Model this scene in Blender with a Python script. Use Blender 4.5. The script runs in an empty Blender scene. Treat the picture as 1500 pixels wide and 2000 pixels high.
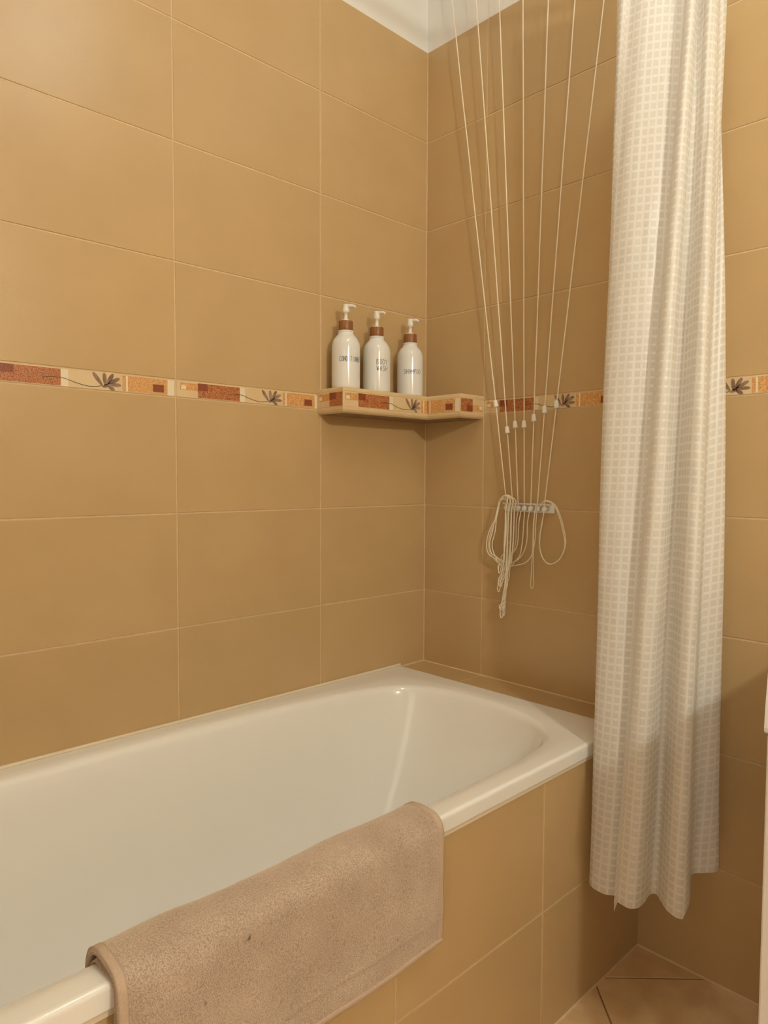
import bpy, bmesh, math, random
from mathutils import Vector, Matrix, noise

random.seed(7)
scene = bpy.context.scene
col = scene.collection

# ------------------------------------------------------------------ camera
F_PX = 1376.594
CAM = Vector((1.41893, -1.54139, 1.09215))
YAW, PITCH, ROLL = 0.80182, -0.05002, 0.00398
fwd = Vector((-math.sin(YAW) * math.cos(PITCH), math.cos(YAW) * math.cos(PITCH), math.sin(PITCH)))
rgt = Vector((math.cos(YAW), math.sin(YAW), 0))
upv = rgt.cross(fwd)
r2 = rgt * math.cos(ROLL) + upv * math.sin(ROLL)
u2 = upv * math.cos(ROLL) - rgt * math.sin(ROLL)
cd = bpy.data.cameras.new('camera')
cam = bpy.data.objects.new('camera', cd)
col.objects.link(cam)
cd.sensor_fit = 'VERTICAL'
cd.sensor_height = 36.0
cd.lens = F_PX / 2000.0 * 36.0
cd.clip_start = 0.02
mw = Matrix((r2, u2, -fwd)).transposed().to_4x4()
mw.translation = CAM
cam.matrix_world = mw
scene.camera = cam

# ------------------------------------------------------------------ world, view
FILL_COL = (1.0, 0.88, 0.72)            # fill light from an unseen hall, let in by an added doorway
FILL_LIGHT = 1.65
wd = bpy.data.worlds.new('world')
scene.world = wd
wd.use_nodes = True
wd.node_tree.nodes['Background'].inputs[0].default_value = (*FILL_COL, 1)
wd.node_tree.nodes['Background'].inputs[1].default_value = FILL_LIGHT
scene.view_settings.view_transform = 'Standard'
scene.view_settings.look = 'None'
scene.view_settings.exposure = 0.0
scene.view_settings.gamma = 1.0
scene.view_settings.use_curve_mapping = False

# ------------------------------------------------------------------ lamp settings (built further down with their fixtures)
LAMP_COL = (0.975, 1.0, 0.895)
MIRROR_LAMP = dict(loc=(2.12, -1.08, 1.79), power=36.5)
CEIL_LAMP = dict(loc=(1.10, -0.72, 2.52), power=7.0)

# ------------------------------------------------------------------ room dimensions
RX, RY, RZ = 2.25, -2.3, 2.62          # right wall x, front wall y, ceiling z
PH, PW = 0.2525, 0.4011                # tile pitch
B0, B1 = 1.2625, 1.300                 # decorated border
TOPZ = B1 + 4 * PH                     # 2.31, tiles end here
JW = 0.0030                            # joint width
GD = 0.0014                            # joint depth
TUB_X = 0.692
APR_X = 0.685
TUB_Y0, TUB_Y1 = -0.105, -1.805
RIM_Z = 0.548
LEDGE_Z = 0.542

# ------------------------------------------------------------------ helpers
def tag(o, label=None, cat=None, group=None, kind=None):
    if label: o['label'] = label
    if cat: o['category'] = cat
    if group: o['group'] = group
    if kind: o['kind'] = kind
    return o

def link(name, me, mats=None, parent=None, smooth=False):
    o = bpy.data.objects.new(name, me)
    col.objects.link(o)
    if mats is not None:
        if not isinstance(mats, (list, tuple)): mats = [mats]
        if len(me.materials) == 0:
            for m in mats: me.materials.append(m)
    if parent is not None: o.parent = parent
    if smooth:
        for p in me.polygons: p.use_smooth = True
    return o

def empty(name, loc=(0, 0, 0), rz=0.0):
    o = bpy.data.objects.new(name, None)
    col.objects.link(o)
    o.empty_display_size = 0.05
    o.location = loc
    o.rotation_euler = (0, 0, rz)
    return o

def bm_obj(name, bm, mats, parent=None, smooth=False):
    me = bpy.data.meshes.new(name)
    bm.normal_update()
    bm.to_mesh(me)
    bm.free()
    return link(name, me, mats, parent, smooth)

def add_box(bm, lo, hi, mi=0):
    vs = [bm.verts.new((x, y, z)) for z in (lo[2], hi[2]) for y in (lo[1], hi[1]) for x in (lo[0], hi[0])]
    fs = [(0, 2, 3, 1), (4, 5, 7, 6), (0, 1, 5, 4), (1, 3, 7, 5), (3, 2, 6, 7), (2, 0, 4, 6)]
    out = []
    for f in fs:
        fc = bm.faces.new([vs[i] for i in f]); fc.material_index = mi; out.append(fc)
    return vs, out

def box_obj(name, lo, hi, mat, parent=None, bevel=0.0, seg=2):
    bm = bmesh.new()
    add_box(bm, lo, hi)
    if bevel:
        bmesh.ops.bevel(bm, geom=bm.edges[:], offset=bevel, segments=seg, affect='EDGES', profile=0.5)
    return bm_obj(name, bm, mat, parent, smooth=False)

def add_lathe(bm, prof, n=40, mi=0, cap=True, center=(0, 0)):
    rings = []
    for r, z in prof:
        rings.append([bm.verts.new((center[0] + r * math.cos(2 * math.pi * k / n), center[1] + r * math.sin(2 * math.pi * k / n), z)) for k in range(n)])
    for a, b in zip(rings[:-1], rings[1:]):
        for k in range(n):
            f = bm.faces.new((a[k], a[(k + 1) % n], b[(k + 1) % n], b[k])); f.material_index = mi; f.smooth = True
    if cap:
        f = bm.faces.new(list(reversed(rings[0]))); f.material_index = mi
        f = bm.faces.new(rings[-1]); f.material_index = mi
    return rings

def add_tube(bm, pts, r, n=8, mi=0, cap=True):
    pts = [Vector(p) for p in pts]
    rings = []
    t0 = (pts[1] - pts[0]).normalized()
    ref = Vector((0, 1, 0)) if abs(t0.y) < 0.9 else Vector((1, 0, 0))
    nrm = (ref - t0 * ref.dot(t0)).normalized()
    for i, p in enumerate(pts):
        a = pts[max(i - 1, 0)]; b = pts[min(i + 1, len(pts) - 1)]
        t = (b - a)
        t = t.normalized() if t.length > 1e-9 else t0
        nrm = (nrm - t * nrm.dot(t))
        nrm = nrm.normalized() if nrm.length > 1e-6 else t.orthogonal().normalized()
        bn = t.cross(nrm)
        rr = r[i] if isinstance(r, (list, tuple)) else r
        rings.append([bm.verts.new(p + (nrm * math.cos(2 * math.pi * k / n) + bn * math.sin(2 * math.pi * k / n)) * rr) for k in range(n)])
    for a, b in zip(rings[:-1], rings[1:]):
        for k in range(n):
            f = bm.faces.new((a[k], a[(k + 1) % n], b[(k + 1) % n], b[k])); f.smooth = True; f.material_index = mi
    if cap:
        f = bm.faces.new(list(reversed(rings[0]))); f.material_index = mi
        f = bm.faces.new(rings[-1]); f.material_index = mi

def catmull(P, n):
    """n samples of a Catmull-Rom curve through the points P, evenly spread by length."""
    P = [Vector(p) for p in P]
    Q = [P[0] * 2 - P[1]] + P + [P[-1] * 2 - P[-2]]
    dense = []
    for i in range(1, len(Q) - 2):
        a, b, c, d = Q[i - 1], Q[i], Q[i + 1], Q[i + 2]
        for k in range(24):
            t = k / 24
            dense.append(0.5 * ((2 * b) + (c - a) * t + (2 * a - 5 * b + 4 * c - d) * t * t + (3 * b - a - 3 * c + d) * t ** 3))
    dense.append(P[-1])
    L = [0]
    for a, b in zip(dense[:-1], dense[1:]): L.append(L[-1] + (b - a).length)
    out = []; j = 0
    for k in range(n):
        s = L[-1] * k / (n - 1)
        while j < len(L) - 2 and L[j + 1] < s: j += 1
        t = (s - L[j]) / max(L[j + 1] - L[j], 1e-9)
        out.append(dense[j].lerp(dense[j + 1], t))
    return out

# ------------------------------------------------------------------ materials
def new_mat(name):
    m = bpy.data.materials.new(name)
    m.use_nodes = True
    nt = m.node_tree
    return m, nt, nt.nodes['Principled BSDF'], nt.nodes.new

def simple(name, colr, rough=0.5, spec=0.5, coat=0.0, metal=0.0):
    m, nt, bs, N = new_mat(name)
    bs.inputs['Base Color'].default_value = (*colr, 1)
    bs.inputs['Roughness'].default_value = rough
    bs.inputs['Specular IOR Level'].default_value = spec
    bs.inputs['Metallic'].default_value = metal
    bs.inputs['Coat Weight'].default_value = coat
    bs.inputs['Coat Roughness'].default_value = 0.08
    return m

def mottled(name, c0, c1, scale, rough=0.4, bump=0.02, bscale=900, spec=0.5, rnd=0.05, detail=4.0):
    """two-tone noise colour with a small per-object shift and a fine relief"""
    m, nt, bs, N = new_mat(name)
    L = nt.links.new
    tc = N('ShaderNodeTexCoord'); oi = N('ShaderNodeObjectInfo')
    ad = N('ShaderNodeVectorMath'); ad.operation = 'ADD'
    ml = N('ShaderNodeVectorMath'); ml.operation = 'SCALE'; ml.inputs[0].default_value = (13.0, 7.0, 3.0)
    L(oi.outputs['Random'], ml.inputs['Scale'])
    L(tc.outputs['Object'], ad.inputs[0]); L(ml.outputs[0], ad.inputs[1])
    nz = N('ShaderNodeTexNoise'); nz.inputs['Scale'].default_value = scale; nz.inputs['Detail'].default_value = detail
    L(ad.outputs[0], nz.inputs['Vector'])
    rp = N('ShaderNodeValToRGB')
    rp.color_ramp.elements[0].color = (*c0, 1); rp.color_ramp.elements[0].position = 0.3
    rp.color_ramp.elements[1].color = (*c1, 1); rp.color_ramp.elements[1].position = 0.7
    L(nz.outputs['Fac'], rp.inputs[0])
    hs = N('ShaderNodeHueSaturation')
    mr = N('ShaderNodeMapRange'); mr.inputs[3].default_value = 1 - rnd; mr.inputs[4].default_value = 1 + rnd
    L(oi.outputs['Random'], mr.inputs[0]); L(mr.outputs[0], hs.inputs['Value'])
    L(rp.outputs[0], hs.inputs['Color']); L(hs.outputs[0], bs.inputs['Base Color'])
    bs.inputs['Roughness'].default_value = rough
    bs.inputs['Specular IOR Level'].default_value = spec
    if bump:
        n2 = N('ShaderNodeTexNoise'); n2.inputs['Scale'].default_value = bscale; n2.inputs['Detail'].default_value = 2
        L(ad.outputs[0], n2.inputs['Vector'])
        bp = N('ShaderNodeBump'); bp.inputs['Strength'].default_value = bump; bp.inputs['Distance'].default_value = 0.002
        L(n2.outputs['Fac'], bp.inputs['Height']); L(bp.outputs[0], bs.inputs['Normal'])
    return m

M = {}
M['tile'] = mottled('tan_glazed_tile', (0.525, 0.366, 0.183), (0.560, 0.393, 0.201), 7.0, rough=0.30, bump=0.10, bscale=700, rnd=0.022)
M['floor_tile'] = mottled('tan_floor_tile', (0.64, 0.43, 0.23), (0.78, 0.55, 0.31), 16.0, rough=0.42, bump=0.12, bscale=500, rnd=0.03)
M['grout'] = mottled('cream_grout', (0.66, 0.48, 0.28), (0.74, 0.56, 0.35), 60.0, rough=0.8, bump=0.2, bscale=1500, rnd=0)
M['floor_grout'] = mottled('brown_floor_grout', (0.20, 0.115, 0.055), (0.30, 0.18, 0.09), 80.0, rough=0.9, bump=0.3, bscale=1500, rnd=0)
M['caulk'] = simple('cream_caulk', (0.78, 0.68, 0.52), 0.45)
M['paint'] = mottled('white_wall_paint', (0.80, 0.79, 0.77), (0.83, 0.82, 0.80), 8.0, rough=0.85, bump=0.05, bscale=300, rnd=0)
M['enamel'] = simple('white_tub_enamel', (0.86, 0.85, 0.82), 0.10, 0.5, coat=0.3)
M['border_cream'] = mottled('cream_border_glaze', (0.70, 0.53, 0.30), (0.75, 0.585, 0.35), 20.0, rough=0.38, bump=0.03, rnd=0.02)
M['border_pale'] = simple('pale_border_glaze', (0.82, 0.72, 0.54), 0.38)
M['speck_rust'] = mottled('rust_speckle_print', (0.255, 0.052, 0.018), (0.62, 0.27, 0.10), 420.0, rough=0.42, bump=0.0, rnd=0, detail=1)
M['speck_dark'] = mottled('dark_rust_print', (0.20, 0.045, 0.02), (0.31, 0.085, 0.035), 420.0, rough=0.42, bump=0.0, rnd=0, detail=1)
M['speck_orange'] = mottled('orange_speckle_print', (0.54, 0.22, 0.055), (0.80, 0.50, 0.22), 420.0, rough=0.42, bump=0.0, rnd=0, detail=1)
M['petal'] = mottled('brown_petal_print', (0.15, 0.08, 0.052), (0.40, 0.27, 0.19), 60.0, rough=0.42, bump=0, rnd=0)
M['stem'] = simple('brown_stem_print', (0.10, 0.055, 0.03), 0.45)
M['underside'] = mottled('shaded_brown_underside', (0.26, 0.165, 0.095), (0.33, 0.215, 0.125), 25.0, rough=0.8, bump=0.1, rnd=0)  # shade below the shelf, put into a dark brown base colour
M['plastic'] = simple('white_plastic', (0.88, 0.86, 0.80), 0.35)
M['cord'] = simple('cream_cord', (0.92, 0.83, 0.66), 0.7)
M['bottle'] = simple('glossy_white_bottle', (0.80, 0.80, 0.79), 0.14, 0.5, coat=0.25)
M['ink'] = simple('grey_lettering', (0.07, 0.065, 0.06), 0.5)
M['bottle_pump'] = simple('white_pump_plastic', (0.84, 0.81, 0.74), 0.25)
M['steel'] = simple('brushed_metal', (0.7, 0.7, 0.7), 0.25, metal=1.0)
M['washer'] = simple('white_washer_enamel', (0.80, 0.77, 0.72), 0.3)
M['washer_glass'] = simple('dark_door_glass', (0.02, 0.02, 0.022), 0.05)
M['washer_grey'] = simple('grey_washer_plastic', (0.45, 0.44, 0.42), 0.35)

def wood_mat():
    m, nt, bs, N = new_mat('bamboo_collar')
    L = nt.links.new
    tc = N('ShaderNodeTexCoord'); mp = N('ShaderNodeMapping'); mp.inputs['Scale'].default_value = (420, 420, 25)
    nz = N('ShaderNodeTexNoise'); nz.inputs['Scale'].default_value = 1.0; nz.inputs['Detail'].default_value = 3
    L(tc.outputs['Object'], mp.inputs[0]); L(mp.outputs[0], nz.inputs['Vector'])
    rp = N('ShaderNodeValToRGB')
    rp.color_ramp.elements[0].color = (0.20, 0.075, 0.022, 1); rp.color_ramp.elements[0].position = 0.3
    rp.color_ramp.elements[1].color = (0.36, 0.155, 0.05, 1); rp.color_ramp.elements[1].position = 0.7
    L(nz.outputs['Fac'], rp.inputs[0]); L(rp.outputs[0], bs.inputs['Base Color'])
    bs.inputs['Roughness'].default_value = 0.4
    return m
M['wood'] = wood_mat()

def towel_mat():
    m, nt, bs, N = new_mat('beige_terry_cloth')
    L = nt.links.new
    tc = N('ShaderNodeTexCoord')
    n1 = N('ShaderNodeTexNoise'); n1.inputs['Scale'].default_value = 16; n1.inputs['Detail'].default_value = 5
    n2 = N('ShaderNodeTexNoise'); n2.inputs['Scale'].default_value = 620; n2.inputs['Detail'].default_value = 3
    n3 = N('ShaderNodeTexNoise'); n3.inputs['Scale'].default_value = 60; n3.inputs['Detail'].default_value = 2
    for n in (n1, n2, n3): L(tc.outputs['Object'], n.inputs['Vector'])
    rp = N('ShaderNodeValToRGB')
    rp.color_ramp.elements[0].color = (0.475, 0.362, 0.284, 1); rp.color_ramp.elements[0].position = 0.35
    rp.color_ramp.elements[1].color = (0.56, 0.442, 0.352, 1); rp.color_ramp.elements[1].position = 0.65
    L(n1.outputs['Fac'], rp.inputs[0])
    # the pile: darker gaps between the loops
    r2_ = N('ShaderNodeValToRGB')
    r2_.color_ramp.elements[0].color = (0.52, 0.50, 0.48, 1); r2_.color_ramp.elements[0].position = 0.36
    r2_.color_ramp.elements[1].color = (1.12, 1.12, 1.12, 1); r2_.color_ramp.elements[1].position = 0.60
    L(n2.outputs['Fac'], r2_.inputs[0])
    mx = N('ShaderNodeMix'); mx.data_type = 'RGBA'; mx.blend_type = 'MULTIPLY'; mx.inputs[0].default_value = 0.75
    L(rp.outputs[0], mx.inputs[6]); L(r2_.outputs[0], mx.inputs[7])
    # a few small dark specks
    r3 = N('ShaderNodeValToRGB')
    r3.color_ramp.elements[0].color = (0.30, 0.26, 0.22, 1); r3.color_ramp.elements[0].position = 0.20
    r3.color_ramp.elements[1].color = (1, 1, 1, 1); r3.color_ramp.elements[1].position = 0.27
    L(n3.outputs['Fac'], r3.inputs[0])
    m2 = N('ShaderNodeMix'); m2.data_type = 'RGBA'; m2.blend_type = 'MULTIPLY'; m2.inputs[0].default_value = 1
    L(mx.outputs[2], m2.inputs[6]); L(r3.outputs[0], m2.inputs[7])
    L(m2.outputs[2], bs.inputs['Base Color'])
    bs.inputs['Roughness'].default_value = 0.95
    bs.inputs['Specular IOR Level'].default_value = 0.1
    bs.inputs['Sheen Weight'].default_value = 0.75
    bs.inputs['Sheen Tint'].default_value = (1.0, 0.86, 0.70, 1)
    bs.inputs['Sheen Roughness'].default_value = 0.5
    bp = N('ShaderNodeBump'); bp.inputs['Strength'].default_value = 0.6; bp.inputs['Distance'].default_value = 0.002
    L(n2.outputs['Fac'], bp.inputs['Height']); L(bp.outputs[0], bs.inputs['Normal'])
    return m
M['towel'] = towel_mat()
M['towel_hem'] = mottled('beige_woven_hem', (0.52, 0.39, 0.29), (0.58, 0.445, 0.335), 300, rough=0.9, bump=0.4, bscale=900, spec=0.1, rnd=0)

def curtain_mat():
    m, nt, bs, N = new_mat('sheer_check_curtain')
    L = nt.links.new
    nt.nodes.remove(bs)
    out = nt.nodes['Material Output']
    uv = N('ShaderNodeUVMap'); uv.uv_map = 'UVMap'
    sp = N('ShaderNodeSeparateXYZ'); L(uv.outputs[0], sp.inputs[0])
    wob = N('ShaderNodeTexNoise'); wob.inputs['Scale'].default_value = 120; L(uv.outputs[0], wob.inputs['Vector'])
    def cell(src, pitch, half):
        d = N('ShaderNodeMath'); d.operation = 'DIVIDE'; d.inputs[1].default_value = pitch; L(src, d.inputs[0])
        w = N('ShaderNodeMath'); w.operation = 'MULTIPLY_ADD'; w.inputs[1].default_value = 0.12; L(wob.outputs['Fac'], w.inputs[0]); L(d.outputs[0], w.inputs[2])
        f = N('ShaderNodeMath'); f.operation = 'FRACT'; L(w.outputs[0], f.inputs[0])
        s = N('ShaderNodeMath'); s.operation = 'SUBTRACT'; s.inputs[1].default_value = 0.5; L(f.outputs[0], s.inputs[0])
        a = N('ShaderNodeMath'); a.operation = 'ABSOLUTE'; L(s.outputs[0], a.inputs[0])
        r = N('ShaderNodeMapRange'); r.inputs[1].default_value = half - 0.035; r.inputs[2].default_value = half + 0.035
        r.inputs[3].default_value = 1; r.inputs[4].default_value = 0
        L(a.outputs[0], r.inputs[0])
        return r.outputs[0]
    cx = cell(sp.outputs[0], 0.0160, 0.345)
    cy = cell(sp.outputs[1], 0.0154, 0.345)
    mul = N('ShaderNodeMath'); mul.operation = 'MULTIPLY'; L(cx, mul.inputs[0]); L(cy, mul.inputs[1])
    cm = N('ShaderNodeMix'); cm.data_type = 'RGBA'
    cm.inputs[6].default_value = (0.90, 0.88, 0.84, 1); cm.inputs[7].default_value = (0.845, 0.825, 0.785, 1)
    L(mul.outputs[0], cm.inputs[0])
    df = N('ShaderNodeBsdfDiffuse'); L(cm.outputs[2], df.inputs[0])
    tl = N('ShaderNodeBsdfTranslucent'); L(cm.outputs[2], tl.inputs[0])
    m1 = N('ShaderNodeMixShader'); m1.inputs[0].default_value = 0.32; L(df.outputs[0], m1.inputs[1]); L(tl.outputs[0], m1.inputs[2])
    gl = N('ShaderNodeBsdfGlossy'); gl.inputs['Roughness'].default_value = 0.42; gl.inputs[0].default_value = (1, 1, 1, 1)
    m3 = N('ShaderNodeMixShader'); m3.inputs[0].default_value = 0.05; L(m1.outputs[0], m3.inputs[1]); L(gl.outputs[0], m3.inputs[2])
    tr = N('ShaderNodeBsdfTransparent')
    fa = N('ShaderNodeMapRange'); fa.inputs[3].default_value = 0.03; fa.inputs[4].default_value = 0.15
    L(mul.outputs[0], fa.inputs[0])
    m2 = N('ShaderNodeMixShader'); L(fa.outputs[0], m2.inputs[0]); L(m3.outputs[0], m2.inputs[1]); L(tr.outputs[0], m2.inputs[2])
    L(m2.outputs[0], out.inputs['Surface'])
    return m
M['curtain'] = curtain_mat()

# ------------------------------------------------------------------ the setting
BAS_L = Matrix(((0, 0, 1), (1, 0, 0), (0, 1, 0))).to_4x4()      # faces +x : local x -> +y, y -> +z, z -> +x
BAS_B = Matrix(((1, 0, 0), (0, 0, -1), (0, 1, 0))).to_4x4()     # faces -y : local x -> +x, y -> +z
BAS_T = Matrix.Identity(4)                                      # faces up

tile_cache = {}
def tile_mesh(w, h, mat, th=0.006, bev=0.0011):
    key = (round(w, 4), round(h, 4), mat.name)
    if key in tile_cache: return tile_cache[key]
    bm = bmesh.new()
    def ring(i, z):
        return [bm.verts.new(p) for p in ((i, i, z), (w - i, i, z), (w - i, h - i, z), (i, h - i, z))]
    a, b, b2, c = ring(0, -th), ring(0, -bev), ring(bev * 0.35, -bev * 0.3), ring(bev, 0)
    for p, q in ((a, b), (b, b2), (b2, c)):
        for k in range(4): bm.faces.new((p[k], p[(k + 1) % 4], q[(k + 1) % 4], q[k]))
    bm.faces.new(c)
    me = bpy.data.meshes.new('tile'); bm.to_mesh(me); bm.free()
    me.materials.append(mat)
    tile_cache[key] = me
    return me

def put_tile(parent, basis, org, w, h, mat, name='tile', jit=0.00025):
    o = link(name, tile_mesh(w, h, mat), None, parent)
    b = basis.copy()
    nrm = (basis.to_3x3() @ Vector((0, 0, 1)))
    tw = Matrix.Rotation(random.uniform(-1, 1) * 0.0007, 4, 'X') @ Matrix.Rotation(random.uniform(-1, 1) * 0.0005, 4, 'Y')
    o.matrix_local = Matrix.Translation(Vector(org) + nrm * random.uniform(-jit, jit)) @ basis @ tw
    return o

# --- decorated border tile: cream base, flat printed blocks, flower and stem as thin inlaid faces
BORDER_MATS = ['border_cream', 'border_pale', 'speck_rust', 'speck_dark', 'speck_orange', 'petal', 'stem']
def border_mesh(u0, u1, h, flip=False, th=0.006, base=True):
    """the stretch u0..u1 of the 0.398 m border pattern; flip turns it upside down"""
    bm = bmesh.new()
    w = u1 - u0
    def ring(i, z):
        return [bm.verts.new(p) for p in ((i, i, z), (w - i, i, z), (w - i, h - i, z), (i, h - i, z))]
    a, b, c = ring(0, -th), ring(0, -0.0008), ring(0.0008, 0)
    for p, q in ((a, b), (b, c)):
        for k in range(4): bm.faces.new((p[k], p[(k + 1) % 4], q[(k + 1) % 4], q[k]))
    bm.faces.new(c)
    def poly(pts, mi, lay):
        # clip to u0..u1, then place
        def clip(P, s, lim):
            out = []
            for i in range(len(P)):
                p, q = P[i - 1], P[i]
                ip, iq = s * p[0] <= s * lim, s * q[0] <= s * lim
                if ip != iq:
                    t = (lim - p[0]) / (q[0] - p[0]); out.append((lim, p[1] + t * (q[1] - p[1])))
                if iq: out.append(q)
            return out
        P = clip(pts, 1, u1 - 0.0008)
        if len(P) > 2: P = clip(P, -1, u0 + 0.0008)
        if len(P) < 3: return
        Q = []
        for u, v in P:
            x, y = u - u0, v * h
            if flip: x, y = w - x, h - y
            Q.append(bm.verts.new((x, y, 0.00012 * lay)))
        f = bm.faces.new(Q); f.material_index = mi
    def rect(ua, ub, va, vb, mi, lay=1): poly([(ua, va), (ub, va), (ub, vb), (ua, vb)], mi, lay)
    rect(0.008, 0.051, 0.45, 0.90, 4)
    rect(0.0105, 0.0225, 0.50, 0.74, 1, 2)
    rect(0.051, 0.159, 0.05, 0.95, 2)
    rect(0.051, 0.0755, 0.50, 0.95, 3, 2)
    rect(0.1595, 0.173, 0.04, 0.96, 1)
    rect(0.281, 0.2885, 0.05, 0.93, 4)
    rect(0.2885, 0.2925, 0.05, 0.93, 1)
    rect(0.2925, 0.3795, 0.05, 0.95, 4)
    rect(0.347, 0.3715, 0.17, 0.62, 3, 2)
    rect(0.3805, 0.395, 0.04, 0.96, 1)
    # stem
    st = catmull([(0.125, 0.42, 0), (0.145, 0.50, 0), (0.165, 0.47, 0), (0.19, 0.27, 0), (0.214, 0.15, 0), (0.232, 0.20, 0), (0.24, 0.28, 0)], 22)
    for p, q in zip(st[:-1], st[1:]):
        hw = 0.018
        poly([(p.x, p.y - hw), (q.x, q.y - hw), (q.x, q.y + hw), (p.x, p.y + hw)], 6, 3)
    # petals: (root u,v) (tip u,v) half width in m
    for (ru, rv, tu, tv, hw) in ((0.240, 0.24, 0.2205, 0.97, 0.0040), (0.2455, 0.24, 0.2435, 0.99, 0.0040), (0.2475, 0.30, 0.2620, 0.98, 0.0042),
                                 (0.2500, 0.38, 0.2755, 0.76, 0.0040), (0.2500, 0.36, 0.2785, 0.36, 0.0037), (0.2500, 0.30, 0.2645, 0.02, 0.0038),
                                 (0.2390, 0.18, 0.2520, 0.32, 0.0034)):
        A = Vector((ru, rv * 0.0375)); Bv = Vector((tu, tv * 0.0375)); d = Bv - A; n = Vector((-d.y, d.x)).normalized()
        pts = []
        for k in range(14):
            t = 2 * math.pi * k / 14
            s = 0.5 - 0.5 * math.cos(t)
            ww = hw * math.sin(t) * (0.75 + 0.5 * s)
            p = A + d * s + n * ww
            pts.append((p.x, min(max(p.y / 0.0375, 0.01), 0.99)))
        if n.dot(Vector((0, 1))) != 0: pts = pts if d.cross(n) < 0 else list(reversed(pts))
        poly(pts, 5, 4)
    for f in bm.faces:
        f.normal_update()
        if f.normal.z < -0.5 and f.material_index > 0: f.normal_flip()
    me = bpy.data.meshes.new('border_tile'); bm.to_mesh(me); bm.free()
    for k in BORDER_MATS: me.materials.append(M[k])
    return me
full_border = border_mesh(0, PW - JW, B1 - B0 - JW * 0.7)

# rows of the tiled walls: (z low, z high)
ROWS = [(k * PH, (k + 1) * PH) for k in range(5)] + [(B1 + k * PH, B1 + (k + 1) * PH) for k in range(4)]

def slab(name, lo, hi, mat):
    return tag(box_obj(name, lo, hi, mat), kind='structure')

# back wall: tiled to 2.31 m, painted above
wall_back = slab('wall_back', (-0.12, GD, -0.1), (RX + 0.12, 0.12, TOPZ), M['grout'])
wall_left = slab('wall_left', (-0.12, RY - 0.12, -0.1), (-GD, GD, TOPZ), M['grout'])
wall_back_upper = slab('wall_back_upper', (-0.12, 0.003, TOPZ), (RX + 0.12, 0.12, RZ), M['paint'])
wall_left_upper = slab('wall_left_upper', (-0.12, RY - 0.12, TOPZ), (-0.003, 0.003, RZ), M['paint'])
wall_right = slab('wall_right', (RX, RY, -0.1), (RX + 0.12, GD, RZ), M['tile'])
# front wall, behind the camera, with a doorway added to let the fill light in
DX0, DX1, DZ = 1.30, 2.12, 2.05
bm = bmesh.new()
add_box(bm, (-GD, RY - 0.12, -0.1), (DX0, RY, RZ))
add_box(bm, (DX1, RY - 0.12, -0.1), (RX + 0.12, RY, RZ))
add_box(bm, (DX0, RY - 0.12, DZ), (DX1, RY, RZ))
wall_front = tag(bm_obj('wall_front', bm, M['tile']), kind='structure')
bm = bmesh.new()
add_box(bm, (DX0 - 0.06, RY - 0.13, 0.0), (DX0 + 0.03, RY + 0.012, DZ + 0.06))
add_box(bm, (DX1 - 0.03, RY - 0.13, 0.0), (DX1 + 0.06, RY + 0.012, DZ + 0.06))
add_box(bm, (DX0 + 0.03, RY - 0.13, DZ - 0.03), (DX1 - 0.03, RY + 0.012, DZ + 0.06))
tag(bm_obj('added_door_frame', bm, M['paint']), kind='structure')  # frame of the added fill-light doorway
pl = bpy.data.lights.new('fill_doorway_portal', 'AREA')
pl.shape = 'RECTANGLE'; pl.size = DX1 - DX0; pl.size_y = DZ; pl.cycles.is_portal = True
po = bpy.data.objects.new('fill_doorway_portal', pl); col.objects.link(po)
po.matrix_world = Matrix.Translation(((DX0 + DX1) / 2, RY - 0.06, DZ / 2)) @ Matrix(((1, 0, 0), (0, 0, -1), (0, 1, 0))).to_4x4()
ceiling = slab('ceiling', (-0.12, RY - 0.12, RZ), (RX + 0.12, 0.12, RZ + 0.1), M['paint'])
floor = slab('floor', (-0.12, RY - 0.12, -0.1), (RX + 0.12, 0.12, -0.0018), M['floor_grout'])

def back_cols(x0, x1):
    cuts = [0.0] + [0.2169 + k * PW for k in range(6)]
    for a, b in zip(cuts[:-1], cuts[1:]):
        if b > x1 + PW or a > x1: break
        yield a, min(b, x1)
for z0, z1 in ROWS:
    lo, hi = z0 + JW / 2, z1 - JW / 2
    for a, b in back_cols(0, RX):
        if z1 < 0.52 and b < APR_X: continue
        if z1 > TOPZ - 0.01: hi = z1
        aa = a + (0.0012 if a == 0 else JW / 2)
        put_tile(wall_back, BAS_B, (aa, 0, lo), b - JW / 2 - aa, hi - lo, M['tile'])
    for k in range(6):
        ya = -(0.3958 + k * PW); yb = 0.0 if k == 0 else -(0.3958 + (k - 1) * PW)
        if ya < RY: ya = RY
        if z1 < 0.52: continue
        top = yb - (0.0012 if k == 0 else JW / 2)
        put_tile(wall_left, BAS_L, (0, ya + JW / 2, lo), top - (ya + JW / 2), hi - lo, M['tile'])
# border course
for k in range(1, 5):
    ya = -(0.3958 + k * PW)
    o = link('border_tile', full_border, None, wall_left)
    o.matrix_local = Matrix.Translation((0.0004, ya + JW / 2, B0 + JW * 0.35)) @ BAS_L
for k in range(5):
    o = link('border_tile', full_border, None, wall_back)
    o.matrix_local = Matrix.Translation((0.2169 + k * PW + JW / 2, -0.0004, B0 + JW * 0.35)) @ BAS_B

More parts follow.
